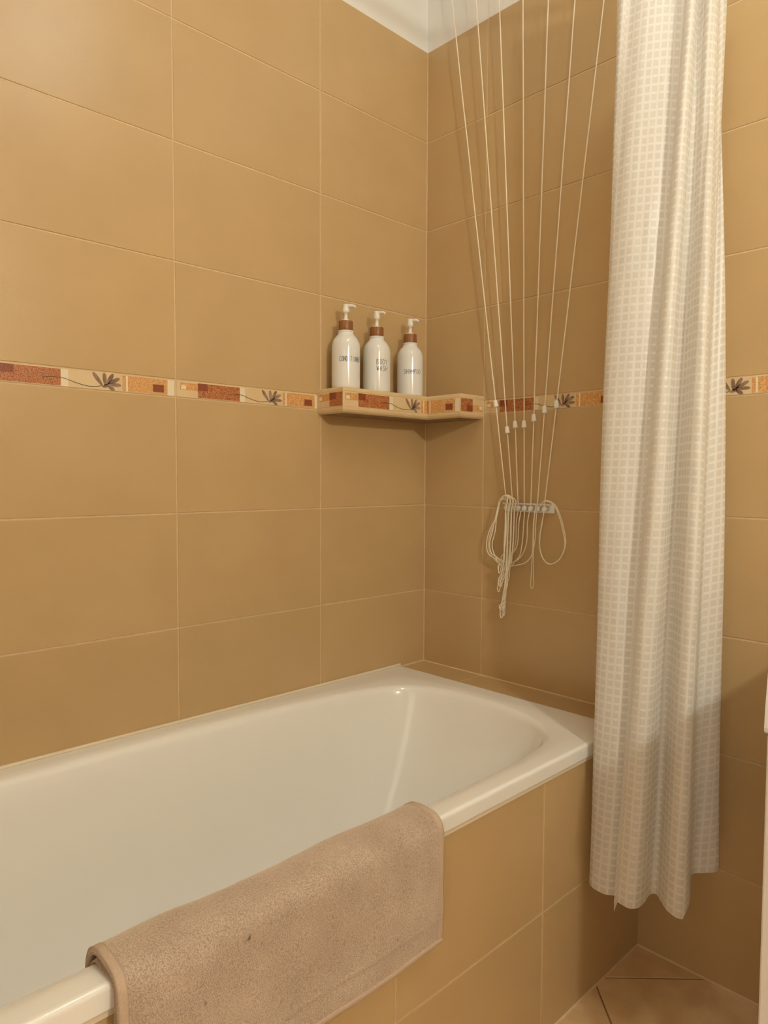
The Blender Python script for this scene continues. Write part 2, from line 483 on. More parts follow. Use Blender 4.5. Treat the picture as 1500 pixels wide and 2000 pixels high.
# tub apron and the tiled ledge behind the tub
wall_apron = slab('wall_apron', (APR_X - 0.03, TUB_Y1 - 0.25, -0.002), (APR_X - GD, -0.001, 0.515), M['grout'])
for k in range(5):
    yb = -k * 0.4005; ya = yb - 0.4005
    for z0, z1 in ((0.0, PH), (PH, 0.5105)):
        put_tile(wall_apron, BAS_L, (APR_X, ya + JW / 2, z0 + JW / 2), 0.4005 - JW, z1 - z0 - JW, M['tile'])
ledge = slab('trim_1', (0.0, TUB_Y0 + 0.0005, 0.40), (APR_X - GD, -0.0005, LEDGE_Z - GD), M['grout'])
for a, b in ((0.0015, 0.2169), (0.2169, 0.618), (0.618, APR_X - 0.001)):
    put_tile(ledge, BAS_T, (a + JW / 2, TUB_Y0 + 0.002, LEDGE_Z), b - a - JW, -TUB_Y0 - 0.005, M['tile'])
put_tile(ledge, BAS_L, (APR_X, TUB_Y0 + 0.002, 0.5135), -TUB_Y0 - 0.004, LEDGE_Z - 0.0145, M['tile'])

# floor tiles laid at 45 degrees
def clip_poly(P, nx, ny, d):
    out = []
    for i in range(len(P)):
        p, q = P[i - 1], P[i]
        sp, sq = nx * p[0] + ny * p[1] - d, nx * q[0] + ny * q[1] - d
        if (sp >= 0) != (sq >= 0):
            t = sp / (sp - sq); out.append((p[0] + t * (q[0] - p[0]), p[1] + t * (q[1] - p[1])))
        if sq >= 0: out.append(q)
    return out
S2 = math.sqrt(0.5)
FP = 0.336
oa, ob = 0.843 * S2, 0.496 * S2            # offsets of the two joint families
for i in range(-4, 9):
    for j in range(-9, 9):
        a0, a1 = oa + i * FP + 0.0018, oa + (i + 1) * FP - 0.0018
        b0, b1 = ob + j * FP + 0.0018, ob + (j + 1) * FP - 0.0018
        P = [((a + b) * S2, (b - a) * S2) for a, b in ((a0, b0), (a1, b0), (a1, b1), (a0, b1))]
        for c in ((1, 0, APR_X + 0.0015), (-1, 0, -(RX - 0.001)), (0, -1, 0.0015), (0, 1, RY + 0.001)):
            if P: P = clip_poly(P, *c)
        if len(P) < 3: continue
        ar = abs(sum(P[k - 1][0] * P[k][1] - P[k][0] * P[k - 1][1] for k in range(len(P)))) / 2
        if ar < 2e-4: continue
        cx = sum(p[0] for p in P) / len(P); cy = sum(p[1] for p in P) / len(P)
        bm = bmesh.new()
        f = bm.faces.new([bm.verts.new((p[0] - cx, p[1] - cy, -0.006)) for p in P])
        f.normal_update()
        if f.normal.z < 0: f.normal_flip()
        g = bmesh.ops.extrude_face_region(bm, geom=[f])
        for v in [e for e in g['geom'] if isinstance(e, bmesh.types.BMVert)]: v.co.z = 0
        te = [e for e in bm.edges if all(abs(v.co.z) < 1e-6 for v in e.verts)]
        bmesh.ops.bevel(bm, geom=te, offset=0.001, segments=1, affect='EDGES')
        o = bm_obj('tile', bm, M['floor_tile'], floor)
        o.location = (cx, cy, random.uniform(-0.0002, 0.0002))

# sealant beads
def bead(name, pts, r, mat='grout'):
    a, b = Vector(pts[0]), Vector(pts[1])
    n = max(2, int((b - a).length / 0.05))
    bm = bmesh.new(); add_tube(bm, [a.lerp(b, k / n) for k in range(n + 1)], r, 12)
    for f in bm.faces: f.smooth = False
    bmesh.ops.recalc_face_normals(bm, faces=bm.faces[:])
    return tag(bm_obj(name, bm, M[mat]), kind='structure')
bead('trim_2', [(0.0025, TUB_Y0 + 0.002, RIM_Z + 0.0006), (0.0025, RY + 0.01, RIM_Z + 0.0006)], 0.0040, 'caulk')
slab('trim_3', (APR_X - 0.002, TUB_Y1, 0.5098), (APR_X + 0.0028, TUB_Y0 + 0.004, 0.5165), M['caulk'])
bead('trim_4', [(APR_X + 0.0005, -0.002, 0.0), (APR_X + 0.0005, RY + 0.01, 0.0)], 0.0030)
bead('trim_5', [(APR_X + 0.002, -0.0005, 0.0), (RX - 0.01, -0.0005, 0.0)], 0.0030)
bead('trim_6', [(0.0002, -0.0002, LEDGE_Z), (0.0002, -0.0002, TOPZ - 0.002)], 0.0016)
bead('trim_7', [(0.001, -0.0008, LEDGE_Z), (APR_X - 0.004, -0.0008, LEDGE_Z)], 0.0026)
bead('trim_8', [(0.0008, -0.001, LEDGE_Z), (0.0008, TUB_Y0 + 0.004, LEDGE_Z)], 0.0026)

# ------------------------------------------------------------------ bathtub
def build_tub():
    yc = (TUB_Y0 + TUB_Y1) / 2
    # inner edge of the rim at the far end, from the wall side round to the room side
    half = [(0.050, yc), (0.052, -0.80), (0.062, -0.60), (0.080, -0.43), (0.104, -0.31), (0.145, -0.228), (0.215, -0.186),
            (0.300, -0.173), (0.385, -0.172), (0.465, -0.182), (0.540, -0.208), (0.598, -0.258), (0.628, -0.325), (0.639, -0.44), (0.642, -0.62), (0.643, yc)]
    h = catmull([(x, y, 0) for x, y in half], 61)
    loop = h[:-1] + [Vector((p.x, 2 * yc - p.y, 0)) for p in reversed(h[1:])]
    n = len(loop)
    cen = Vector((0.345, yc, 0))
    # matching point of the outer rectangle: cast from an inner spine
    x0, x1, y0, y1 = 0.004, TUB_X, TUB_Y1, TUB_Y0
    rc = 0.012
    def outer(p, inset):
        a, b, c, d = x0 + inset, x1 - inset, y0 + inset, y1 - inset
        sp = Vector((0.345, min(max(p.y, y0 + 0.36), y1 - 0.36), 0))
        dv = p - sp
        t = 1e9
        if dv.x > 1e-9: t = min(t, (b - sp.x) / dv.x)
        if dv.x < -1e-9: t = min(t, (a - sp.x) / dv.x)
        if dv.y > 1e-9: t = min(t, (d - sp.y) / dv.y)
        if dv.y < -1e-9: t = min(t, (c - sp.y) / dv.y)
        return sp + dv * t
    # snap the nearest sample to each true corner
    def outer_ring(inset):
        R_ = [outer(p, inset) for p in loop]
        a, b, c, d = x0 + inset, x1 - inset, y0 + inset, y1 - inset
        for cx, cy in ((a, c), (a, d), (b, c), (b, d)):
            k = min(range(n), key=lambda i: (R_[i] - Vector((cx, cy, 0))).length)
            R_[k] = Vector((cx, cy, 0))
        return R_
    def inner(s, z, fy=None):
        # shrink the loop: s metres at the sides, s * fy metres at the two ends
        sx = 1 - s / 0.2965; sy = 1 - s * (fy or 1.0) / 0.783
        return [Vector((0.3465 + (p.x - 0.3465) * sx, yc + (p.y - yc) * sy, z)) for p in loop]
    rings = []
    def put(R_, z=None): rings.append([Vector((p.x, p.y, p.z if z is None else z)) for p in R_])
    put(outer_ring(0.030), 0.519)
    put(outer_ring(0.0008), 0.519)
    put(outer_ring(0.0), 0.5198)
    put(outer_ring(0.0), 0.5215)
    put(outer_ring(0.0), 0.5405)
    put(outer_ring(0.0), 0.5425)
    put(outer_ring(0.0008), 0.5451)
    put(outer_ring(0.0027), 0.5472)
    put(outer_ring(0.0055), RIM_Z)
    put(outer_ring(0.0080), RIM_Z)
    put([p.lerp(q, 0.5) for p, q in zip(outer_ring(0.0080), loop)], RIM_Z - 0.0008)
    put(inner(-0.005, RIM_Z - 0.0025))
    put(inner(0.0, RIM_Z - 0.0048))
    put(inner(0.005, RIM_Z - 0.0095))
    put(inner(0.0095, RIM_Z - 0.018))
    put(inner(0.0125, RIM_Z - 0.030))
    depth = [(0.05, 0.018, 1.1), (0.10, 0.026, 1.5), (0.16, 0.034, 1.9), (0.22, 0.042, 2.2), (0.28, 0.052, 2.4), (0.325, 0.064, 2.4),
             (0.355, 0.082, 2.2), (0.375, 0.105, 2.0), (0.386, 0.130, 1.8), (0.392, 0.160, 1.6), (0.396, 0.20, 1.5), (0.400, 0.25, 1.2)]
    for d, s, fy in depth: put(inner(s, RIM_Z - d, fy))
    bm = bmesh.new()
    V = [[bm.verts.new(p) for p in r] for r in rings]
    for a, b in zip(V[:-1], V[1:]):
        for k in range(n):
            f = bm.faces.new((a[k], a[(k + 1) % n], b[(k + 1) % n], b[k])); f.smooth = True
    f = bm.faces.new(V[-1]); f.smooth = True
    bmesh.ops.recalc_face_normals(bm, faces=bm.faces[:])
    # sharp underside edge
    o = bm_obj('bathtub', bm, M['enamel'])
    return o
tub = build_tub()
# make sure the normals look into the room
if tub.data.polygons[len(tub.data.polygons) - 1].normal.z < 0: tub.data.flip_normals()
tag(tub, 'long white enamel bathtub set behind the tiled apron', 'bathtub')

# ------------------------------------------------------------------ towel over the rim
def build_towel():
    Y0, Y1 = -1.243, -0.722
    ny, ns = 105, 90
    t = empty('bath_towel', (0.70, (Y0 + Y1) / 2, 0.355))
    tag(t, 'beige terry towel folded over the front rim of the bathtub', 'towel')
    def sheet(path, thick, zlow_noise, seed, lift, ya=Y0, yb=Y1, ny=ny, soft=True):
        P = catmull([(x, 0, z) for x, z in path], ns)
        out = []; inn = []
        for i, p in enumerate(P):
            a = P[max(i - 1, 0)]; b = P[min(i + 1, ns - 1)]
            tg = (b - a).normalized(); nr = Vector((-tg.z, 0, tg.x))
            ro, ri = [], []
            for j in range(ny):
                y = ya + (yb - ya) * j / (ny - 1); s = (y - Y0) / (Y1 - Y0)
                endd = min(s, 1 - s) * (Y1 - Y0)
                q = Vector((p.x * 9 + seed, y * 9, p.z * 9))
                w = noise.noise(q) * 0.0022 + noise.noise(q * 3.1) * 0.0010
                up = lift * (math.exp(-s * (Y1 - Y0) / 0.045) + 0.3 * math.exp(-(1 - s) * (Y1 - Y0) / 0.06))
                topness = max(0.0, min(1.0, (p.z - 0.535) / 0.03))
                w += 0.0016 * math.sin(y * 23 + p.z * 6)
                # the outside of the sheet: a low ridge where the woven border lies, rounded edges
                e = 1.0
                if soft and endd < 0.006: e = math.sqrt(max(0.0, 1 - (1 - endd / 0.006) ** 2)) * 0.75 + 0.25
                base = Vector((p.x, y + noise.noise(Vector((p.z * 14, seed, s * 3))) * 0.002, p.z)) + nr * w + Vector((0.55 * up * topness, 0, 0.35 * up * topness))
                ro.append(base + nr * thick * 0.5 * e); ri.append(base - nr * thick * 0.5 * e)
            out.append(ro); inn.append(ri)
        bm = bmesh.new()
        A = [[bm.verts.new(v) for v in r] for r in out]; B = [[bm.verts.new(v) for v in r] for r in inn]
        for i in range(ns - 1):
            for j in range(ny - 1):
                bm.faces.new((A[i][j], A[i + 1][j], A[i + 1][j + 1], A[i][j + 1]))
                bm.faces.new((B[i][j + 1], B[i + 1][j + 1], B[i + 1][j], B[i][j]))
        for i in range(ns - 1):
            bm.faces.new((A[i + 1][0], A[i][0], B[i][0], B[i + 1][0]))
            bm.faces.new((A[i][-1], A[i + 1][-1], B[i + 1][-1], B[i][-1]))
        for j in range(ny - 1):
            bm.faces.new((A[0][j], A[0][j + 1], B[0][j + 1], B[0][j]))
            bm.faces.new((A[-1][j + 1], A[-1][j], B[-1][j], B[-1][j + 1]))
        bmesh.ops.recalc_face_normals(bm, faces=bm.faces[:])
        for v in bm.verts: v.co -= t.location
        for f in bm.faces: f.smooth = True
        return bm
    outer = [(0.598, 0.425), (0.609, 0.47), (0.620, 0.515), (0.6255, 0.540), (0.633, 0.5530), (0.648, 0.5588), (0.672, 0.5585), (0.6925, 0.5550), (0.7035, 0.543),
             (0.7065, 0.525), (0.7080, 0.48), (0.7075, 0.44), (0.7085, 0.408), (0.7068, 0.398), (0.7078, 0.385), (0.7072, 0.358)]
    o = bm_obj('towel_outer_layer', sheet(outer, 0.0072, 0, 3.1, 0.0105), M['towel'], t, True)
    inner = [(0.604, 0.44), (0.616, 0.48), (0.6275, 0.520), (0.6370, 0.5425), (0.652, 0.5510), (0.672, 0.5508), (0.690, 0.5495), (0.6970, 0.541),
             (0.6985, 0.525), (0.6990, 0.48), (0.6985, 0.43), (0.6985, 0.37)]
    bm_obj('towel_inner_layer', sheet(inner, 0.0042, 0, 8.7, 0.0), M['towel'], t, True)
    # flat woven hem along the lower edge and along the two sides of the front
    def strip(y0, y1, z0, z1, n, prof=((0.0, 0), (0.0012, 0.15), (0.0015, 0.5), (0.0012, 0.85), (0.0, 1))):
        bm = bmesh.new()
        g = []
        for i in range(n + 1):
            y = y0 + (y1 - y0) * i / n
            row = []
            for kx, kz in prof:
                z = z0 + (z1 - z0) * kz
                q = Vector((0.7075 * 9 + 3.1, y * 9, z * 9))
                w = noise.noise(q) * 0.0022 + noise.noise(q * 3.1) * 0.0010 + 0.0016 * math.sin(y * 23 + z * 6)
                row.append(bm.verts.new(Vector((0.7075 + 0.0034 + w + kx, y, z)) - t.location))
            g.append(row)
        for i in range(n):
            for k in range(len(prof) - 1):
                f = bm.faces.new((g[i][k], g[i + 1][k], g[i + 1][k + 1], g[i][k + 1])); f.smooth = True
        bmesh.ops.recalc_face_normals(bm, faces=bm.faces[:])
        return bm
    bm_obj('hem', strip(Y0 + 0.001, Y1 - 0.001, 0.3565, 0.366, 80), M['towel_hem'], t)
    for ya in (Y0 + 0.0002, Y1 - 0.0112):
        bm_obj('side_hem', sheet(outer, 0.0084, 0, 3.1, 0.0105, ya, ya + 0.011, 5, False), M['towel_hem'], t, True)
    bm_obj('woven_border', strip(Y0 + 0.001, Y1 - 0.001, 0.3985, 0.4075, 80), M['towel'], t)
build_towel()

# ------------------------------------------------------------------ corner shelf
SH_Z0, SH_D0, SH_D1, SH_Z1 = 1.250, 1.2645, 1.3020, 1.3125
SY, SX, SD = -0.4085, 0.2185, 0.102
def build_shelf():
    t = empty('corner_shelf', (0, 0, SH_Z0))
    tag(t, 'L-shaped corner shelf faced with flowered border tiles, holding the bottles', 'shelf')
    def ell(i, z):
        return [(0, SY + i, z), (SD - i, SY + i, z), (SD - i, -SD + i, z), (SX - i, -SD + i, z), (SX - i, 0, z), (0, 0, z)]
    def prism(levels):
        bm = bmesh.new()
        R_ = [[bm.verts.new(Vector(p) - t.location) for p in ell(i, z)] for i, z in levels]
        for a, b in zip(R_[:-1], R_[1:]):
            for k in range(6): bm.faces.new((a[k], a[(k + 1) % 6], b[(k + 1) % 6], b[k]))
        bm.faces.new(list(reversed(R_[0]))); bm.faces.new(R_[-1])
        bmesh.ops.recalc_face_normals(bm, faces=bm.faces[:])
        return bm
    bm_obj('shelf_board', prism([(0.0165, SH_Z0 - 0.0006), (0.0165, SH_Z0 + 0.004), (0.004, SH_Z0 + 0.006), (0.004, SH_D1)]), M['underside'], t)
    bm_obj('bottom_moulding', prism([(0.012, SH_Z0), (0.007, SH_Z0 + 0.0008), (0.003, SH_Z0 + 0.0035), (0.0006, SH_Z0 + 0.008), (0, SH_D0 - 0.001), (0.0008, SH_D0)]), M['border_cream'], t)
    bm_obj('shelf_top', prism([(0.0008, SH_D1), (0, SH_D1 + 0.0012), (0, SH_Z1 - 0.003), (0.001, SH_Z1 - 0.001), (0.0035, SH_Z1)]), M['border_cream'], t)
    hh = SH_D1 - SH_D0
    def strip(basis, org, u0, u1, flip=False):
        o = link('border_tile', border_mesh(u0, u1, hh, flip, th=0.005), None, t)
        o.matrix_local = Matrix.Translation(Vector(org) - t.location) @ basis
    BAS_F = Matrix(((1, 0, 0), (0, 0, -1), (0, 1, 0))).to_4x4()
    strip(BAS_L, (SD, SY, SH_D0), 0.0, -SD - SY)
    strip(BAS_F, (SD, -SD, SH_D0), 0.398 - (SX - SD), 0.398)
    strip(BAS_F, (0, SY, SH_D0), 0.0, SD - 0.0005)
    strip(BAS_L, (SX, -SD + 0.0005, SH_D0), 0.0, SD - 0.0005, True)
build_shelf()

# ------------------------------------------------------------------ bottles
GLYPH = {   # strokes in a 1 x 1 box
    'A': [[(0, 0), (0.5, 1), (1, 0)], [(0.2, 0.36), (0.8, 0.36)]],
    'B': [[(0, 0), (0, 1), (0.65, 0.95), (0.8, 0.77), (0.6, 0.56), (0, 0.52)], [(0.6, 0.52), (0.95, 0.36), (0.85, 0.1), (0.5, 0), (0, 0)]],
    'C': [[(0.95, 0.85), (0.6, 1), (0.25, 0.92), (0.05, 0.65), (0.05, 0.3), (0.25, 0.06), (0.6, 0), (0.95, 0.15)]],
    'D': [[(0, 0), (0, 1), (0.55, 0.92), (0.95, 0.62), (0.95, 0.35), (0.55, 0.06), (0, 0)]],
    'E': [[(0.9, 1), (0, 1), (0, 0), (0.9, 0)], [(0, 0.52), (0.7, 0.52)]],
    'H': [[(0, 0), (0, 1)], [(1, 0), (1, 1)], [(0, 0.5), (1, 0.5)]],
    'I': [[(0.5, 0), (0.5, 1)]],
    'M': [[(0, 0), (0.1, 1), (0.5, 0.35), (0.9, 1), (1, 0)]],
    'N': [[(0, 0), (0, 1), (1, 0), (1, 1)]],
    'O': [[(0.5, 1), (0.15, 0.87), (0, 0.5), (0.15, 0.12), (0.5, 0), (0.85, 0.12), (1, 0.5), (0.85, 0.87), (0.5, 1)]],
    'P': [[(0, 0), (0, 1), (0.65, 0.97), (0.95, 0.77), (0.65, 0.52), (0, 0.48)]],
    'R': [[(0, 0), (0, 1), (0.65, 0.97), (0.9, 0.77), (0.6, 0.54), (0, 0.5)], [(0.35, 0.5), (1, 0)]],
    'S': [[(0.92, 0.85), (0.55, 1), (0.12, 0.88), (0.12, 0.64), (0.85, 0.4), (0.92, 0.17), (0.5, 0), (0.05, 0.14)]],
    'T': [[(0, 1), (1, 1)], [(0.5, 1), (0.5, 0)]],
    'W': [[(0, 1), (0.22, 0), (0.5, 0.75), (0.78, 0), (1, 1)]],
    'Y': [[(0, 1), (0.5, 0.5), (1, 1)], [(0.5, 0.5), (0.5, 0)]],
}
BR = 0.0362
def lettering(bm, text, zc, ht, pitch, az, wd=0.0011):
    total = pitch * len(text)
    R_ = BR + 0.00025
    for i, ch in enumerate(text):
        u0 = -total / 2 + pitch * i + pitch * 0.16
        gw = pitch * 0.68
        for st in GLYPH[ch]:
            dense = []
            for p, q in zip(st[:-1], st[1:]):
                for k in range(4): dense.append((p[0] + (q[0] - p[0]) * k / 4, p[1] + (q[1] - p[1]) * k / 4))
            dense.append(st[-1])
            pts = [Vector((u0 + p[0] * gw, zc + (p[1] - 0.5) * ht)) for p in dense]
            L_, R2 = [], []
            for k, p in enumerate(pts):
                a = pts[max(k - 1, 0)]; b = pts[min(k + 1, len(pts) - 1)]
                d = (b - a).normalized(); n = Vector((-d.y, d.x)) * wd / 2
                for lst, q in ((L_, p + n), (R2, p - n)):
                    th = az + q.x / R_
                    lst.append(bm.verts.new((R_ * math.cos(th), R_ * math.sin(th), q.y)))
            for k in range(len(pts) - 1):
                bm.faces.new((L_[k], R2[k], R2[k + 1], L_[k + 1]))

bottle_prof = [(0.0, 0.0), (0.0325, 0.0), (0.0350, 0.0015), (0.0360, 0.005), (BR, 0.012), (BR, 0.104), (0.0358, 0.111), (0.0345, 0.118), (0.0318, 0.1250),
               (0.0278, 0.1310), (0.0240, 0.1352), (0.0212, 0.1385), (0.0198, 0.1415), (0.0193, 0.1440), (0.0205, 0.1452), (0.0207, 0.1468), (0.0200, 0.1480), (0.0150, 0.1484)]
def bottle_meshes():
    bm = bmesh.new(); add_lathe(bm, bottle_prof[1:], 56)
    body = bpy.data.meshes.new('bottle_body'); bm.to_mesh(body); bm.free(); body.materials.append(M['bottle'])
    bm = bmesh.new(); add_lathe(bm, [(0.0165, 0.1484), (0.0180, 0.1490), (0.0184, 0.150), (0.0184, 0.1712), (0.0178, 0.1722), (0.011, 0.1724)], 48)
    wood = bpy.data.meshes.new('collar'); bm.to_mesh(wood); bm.free(); wood.materials.append(M['wood'])
    bm = bmesh.new()
    add_lathe(bm, [(0.0105, 0.1722), (0.0118, 0.1730), (0.0115, 0.1750), (0.0075, 0.1762), (0.0048, 0.1775), (0.0045, 0.1925), (0.0075, 0.1935), (0.0088, 0.1950), (0.0090, 0.2015), (0.0078, 0.2060), (0.0082, 0.2110), (0.0088, 0.2135), (0.0070, 0.2150)], 28)
    # nozzle: a flattened spout that dips at its end
    add_tube(bm, [(0.0, 0, 0.2105), (0.010, 0, 0.2112), (0.018, 0, 0.2108), (0.0235, 0, 0.2085), (0.0255, 0, 0.2055)], [0.0045, 0.0043, 0.0038, 0.0032, 0.0028], 10)
    pump = bpy.data.meshes.new('pump'); bm.to_mesh(pump); bm.free(); pump.materials.append(M['bottle_pump'])
    return body, wood, pump
BM = bottle_meshes()
CAZ = math.radians(-41)
for (y, lines, daz, noz, lab) in (
        (-0.3545, [('CONDITIONER', 0.0735, 0.0125, 0.0056)], 22, 35, 'white pump bottle lettered CONDITIONER, with wooden collar'),
        (-0.2465, [('BODY', 0.0785, 0.0130, 0.0083), ('WASH', 0.0615, 0.0130, 0.0083)], 22, 18, 'white pump bottle lettered BODY WASH, with wooden collar'),
        (-0.1190, [('SHAMPOO', 0.0665, 0.0125, 0.0072)], 6, 20, 'white pump bottle lettered SHAMPOO, with wooden collar')):
    e = empty('pump_bottle', (0.0505, y, SH_Z1))
    tag(e, lab, 'bottle', 'white pump bottles on the corner shelf')
    body = link('bottle_body', BM[0], None, e)
    link('collar', BM[1], None, e)
    p = link('pump', BM[2], None, e); p.rotation_euler.z = math.radians(noz) 
    bm = bmesh.new()
    az = CAZ + math.radians(daz)
    for txt, zc, ht, pt in lines: lettering(bm, txt, zc, ht, pt, az)
    bm_obj('lettering', bm, M['ink'], body)

# ------------------------------------------------------------------ drying cords on the back wall
CY = -0.020
cord_bot = [(0.3110, 1.020), (0.3300, 1.020), (0.3475, 1.020), (0.3665, 1.020), (0.3860, 1.020), (0.4060, 1.020), (0.4270, 1.020)]
cord_top = [(0.088, 2.585), (0.177, 2.585), (0.260, 2.585), (0.344, 2.585), (0.432, 2.585), (0.523, 2.585), (0.620, 2.585)]
bead_z = [1.287, 1.216, 1.229, 1.2285, 1.243, 1.262, 1.272]
ORD = ['leftmost', 'second', 'third', 'middle', 'fifth', 'sixth', 'rightmost']
def bead_mesh():
    bm = bmesh.new()
    add_lathe(bm, [(0.0020, 0.0090), (0.0042, 0.0088), (0.0050, 0.0074), (0.0056, 0.0030), (0.0066, -0.0085), (0.0066, -0.0095), (0.0030, -0.0095)], 20)
    me = bpy.data.meshes.new('stopper'); bm.to_mesh(me); bm.free(); me.materials.append(M['plastic'])
    return me
BEAD = bead_mesh()
for i in range(7):
    (bx, bz), (tx, tz) = cord_bot[i], cord_top[i]
    pts = []
    for k in range(91):
        s = k / 90
        wv = 0.0006 * noise.noise(Vector((i * 5.1, s * 9, 0)))
        pts.append((bx + (tx - bx) * s + wv, CY - 0.012 * s, bz + (tz - bz) * s))
    bm = bmesh.new(); add_tube(bm, pts, 0.00150, 10)
    for f in bm.faces: f.smooth = False
    lab = {0: 'leftmost taut drying cord on the back wall, with a high stopper', 3: 'middle one of seven taut drying cords, fourth from the corner',
           6: 'rightmost taut drying cord, nearest the shower curtain'}.get(i, '%s taut drying cord counted from the tiled corner' % ORD[i])
    o = tag(bm_obj('drying_cord', bm, M['cord']), lab, 'cord', 'taut drying cords fanning up the back wall')
    s = (bead_z[i] - bz) / (tz - bz)
    b = link('stopper', BEAD, None, o)
    b.location = (bx + (tx - bx) * s, CY - 0.012 * s, bead_z[i])
    b.rotation_euler = (random.uniform(-0.1, 0.1), -(bx - tx) / (tz - bz) + random.uniform(-0.18, 0.18), 0)

# cleat plate with seven pegs
t = empty('cord_cleat', (0.368, 0, 1.013))
tag(t, 'white plastic cleat bar with pegs holding the drying cords', 'cleat')
o = box_obj('cleat_plate', (-0.0745, -0.0055, -0.0115), (0.0775, 0.0, 0.0115), M['plastic'], t, 0.0012)
box_obj('cleat_lip', (-0.0745, -0.0150, 0.0085), (0.0700, -0.0050, 0.0120), M['plastic'], t, 0.0010)
bm = bmesh.new()
add_lathe(bm, [(0.0046, 0.0), (0.0046, 0.011), (0.0066, 0.014), (0.0070, 0.018), (0.0060, 0.0195)], 18)
peg_me = bpy.data.meshes.new('peg'); bm.to_mesh(peg_me); bm.free(); peg_me.materials.append(M['plastic'])
for i in range(7):
    p = link('peg', peg_me, None, t)
    p.rotation_euler = (math.pi / 2, 0, 0)
    p.location = (cord_bot[i][0] - 0.368 + 0.0005, -0.004, -0.001)

# ceiling rail that the cords run up to
t = empty('pulley_rail', (0.354, -0.034, RZ - 0.03))
tag(t, 'white pulley rail on the ceiling above the drying cords', 'rail')
box_obj('rail_bar', (-0.30, -0.018, 0.006), (0.30, 0.018, 0.0298), M['plastic'], t, 0.002)
for i in range(7):
    bm = bmesh.new(); add_lathe(bm, [(0.009, -0.004), (0.007, 0.0), (0.009, 0.004)], 16)
    p = bm_obj('pulley', bm, M['plastic'], t)
    p.rotation_euler = (math.pi / 2, 0, 0); p.location = (cord_top[i][0] - 0.354, 0.002, -0.003)

# coils of spare cord
def loops(name, curves, label, r=0.00130):
    bm = bmesh.new()
    for c in curves:
        add_tube(bm, catmull(c, max(24, 8 * len(c))), r, 6)
    return tag(bm_obj(name, bm, M['cord']), label, 'cord', 'spare cord hanging from the cleat')
rnd = random.Random(3)
cv = []
# wide loops slung between the left end of the bar and the pegs
for i, (xr, bot, yy) in enumerate(((0.330, 0.868, -0.030), (0.349, 0.862, -0.028), (0.358, 0.872, -0.031), (0.369, 0.858, -0.027), (0.384, 0.868, -0.029), (0.406, 0.862, -0.026))):
    xl = 0.252 + 0.006 * (i % 4) + (0.012 if i == 0 else 0)
    xm = 0.5 * (xl + xr) + 0.004
    j = lambda: rnd.uniform(-0.0015, 0.0015)
    cv.append([(0.316, yy + 0.002, 1.034 + j()), (0.300, yy, 1.034 + j()), (0.2925, yy, 1.020), (0.283 + j(), yy, 0.985), (xl + 0.010, yy + j(), 0.950), (xl + j(), yy, 0.915), (xl + 0.006, yy, 0.890),
               (xl + 0.022, yy + j(), bot + 0.011), (xm - 0.012, yy, bot + 0.001), (xm + 0.010, yy, bot + 0.001), (xr - 0.028, yy, bot + 0.012), (xr - 0.010 + j(), yy, bot + 0.033), (xr - 0.002, yy, 0.930), (xr + j(), yy, 0.975), (xr, -0.022, 1.006)])
loops('cord_coil', cv, 'wide spare cord loops slung under the left half of the cleat')
cv = []
# the hank of doubled cord over the second peg
for i in range(11):
    x0 = 0.3190 + 0.0030 * i
    ends = [0.838, 0.840, 0.806, 0.803, 0.770, 0.722, 0.726, 0.745, 0.80, 0.82, 0.79]
    zb = ends[i]
    xb = 0.302 + 0.0016 * (i % 5) + (0.02 if zb > 0.79 and i > 6 else 0.0) + (0.012 if zb < 0.78 else 0)
    yy = -0.036 - 0.0025 * (i % 3)
    j = lambda a=0.0016: rnd.uniform(-a, a)
    top = 1.044 + j(0.002)
    cv.append([(0.300 + j(), yy + 0.006, 1.030), (0.312, yy + 0.004, 1.042 + j()), (0.326, yy + 0.002, top), (x0 + 0.004, yy, 1.032), (x0 + j(), yy, 1.005), (x0 - 0.002 + j(), yy, 0.960), (x0 - 0.003 + j(), yy, 0.910),
               (x0 * 0.75 + xb * 0.25 + j(), yy, 0.875), (x0 * 0.5 + xb * 0.5 + j(0.003), yy, 0.5 * (0.875 + zb) + 0.006), (xb + 0.0055, yy, zb + 0.014), (xb + 0.003, yy, zb + 0.003), (xb, yy, zb), (xb - 0.003, yy, zb + 0.004),
               (xb - 0.003 + j(), yy + 0.001, zb + 0.020), (x0 * 0.5 + xb * 0.5 - 0.003 + j(0.003), yy + 0.001, 0.5 * (0.875 + zb) + 0.008), (x0 - 0.006 + j(), yy + 0.002, 0.890), (x0 - 0.0025 + j(), yy + 0.002, 0.950), (x0 - 0.002, yy + 0.002, 1.000)])
# small knot near the lower end
cv.append([(0.322, -0.040, 0.765), (0.316, -0.041, 0.758), (0.309, -0.041, 0.757), (0.307, -0.041, 0.749), (0.312, -0.041, 0.744), (0.319, -0.041, 0.747), (0.316, -0.041, 0.754)])
loops('cord_hank', cv, 'long knotted hank of spare cord hanging from the cleat')
cv = []
for i, dx in enumerate((0.0, 0.004)):
    cv.append([(0.427, -0.022, 1.005), (0.4235 - dx * 0.2, -0.024, 0.975), (0.418 - dx * 0.3, -0.024, 0.940), (0.418, -0.024, 0.912), (0.427 + dx * 0.3, -0.024, 0.888), (0.444, -0.024, 0.8765 - dx * 0.3), (0.462, -0.024, 0.880), (0.480, -0.024, 0.897 - dx * 0.3),
               (0.489 + dx * 0.5, -0.024, 0.925), (0.486 + dx, -0.024, 0.950), (0.475 + dx, -0.025, 0.990), (0.462 + dx, -0.026, 1.018), (0.450 + dx, -0.026, 1.029), (0.436, -0.026, 1.032 + dx * 0.6), (0.424, -0.025, 1.028), (0.415, -0.023, 1.018)])
loops('cord_loop', cv, 'single round loop of spare cord right of the cleat')
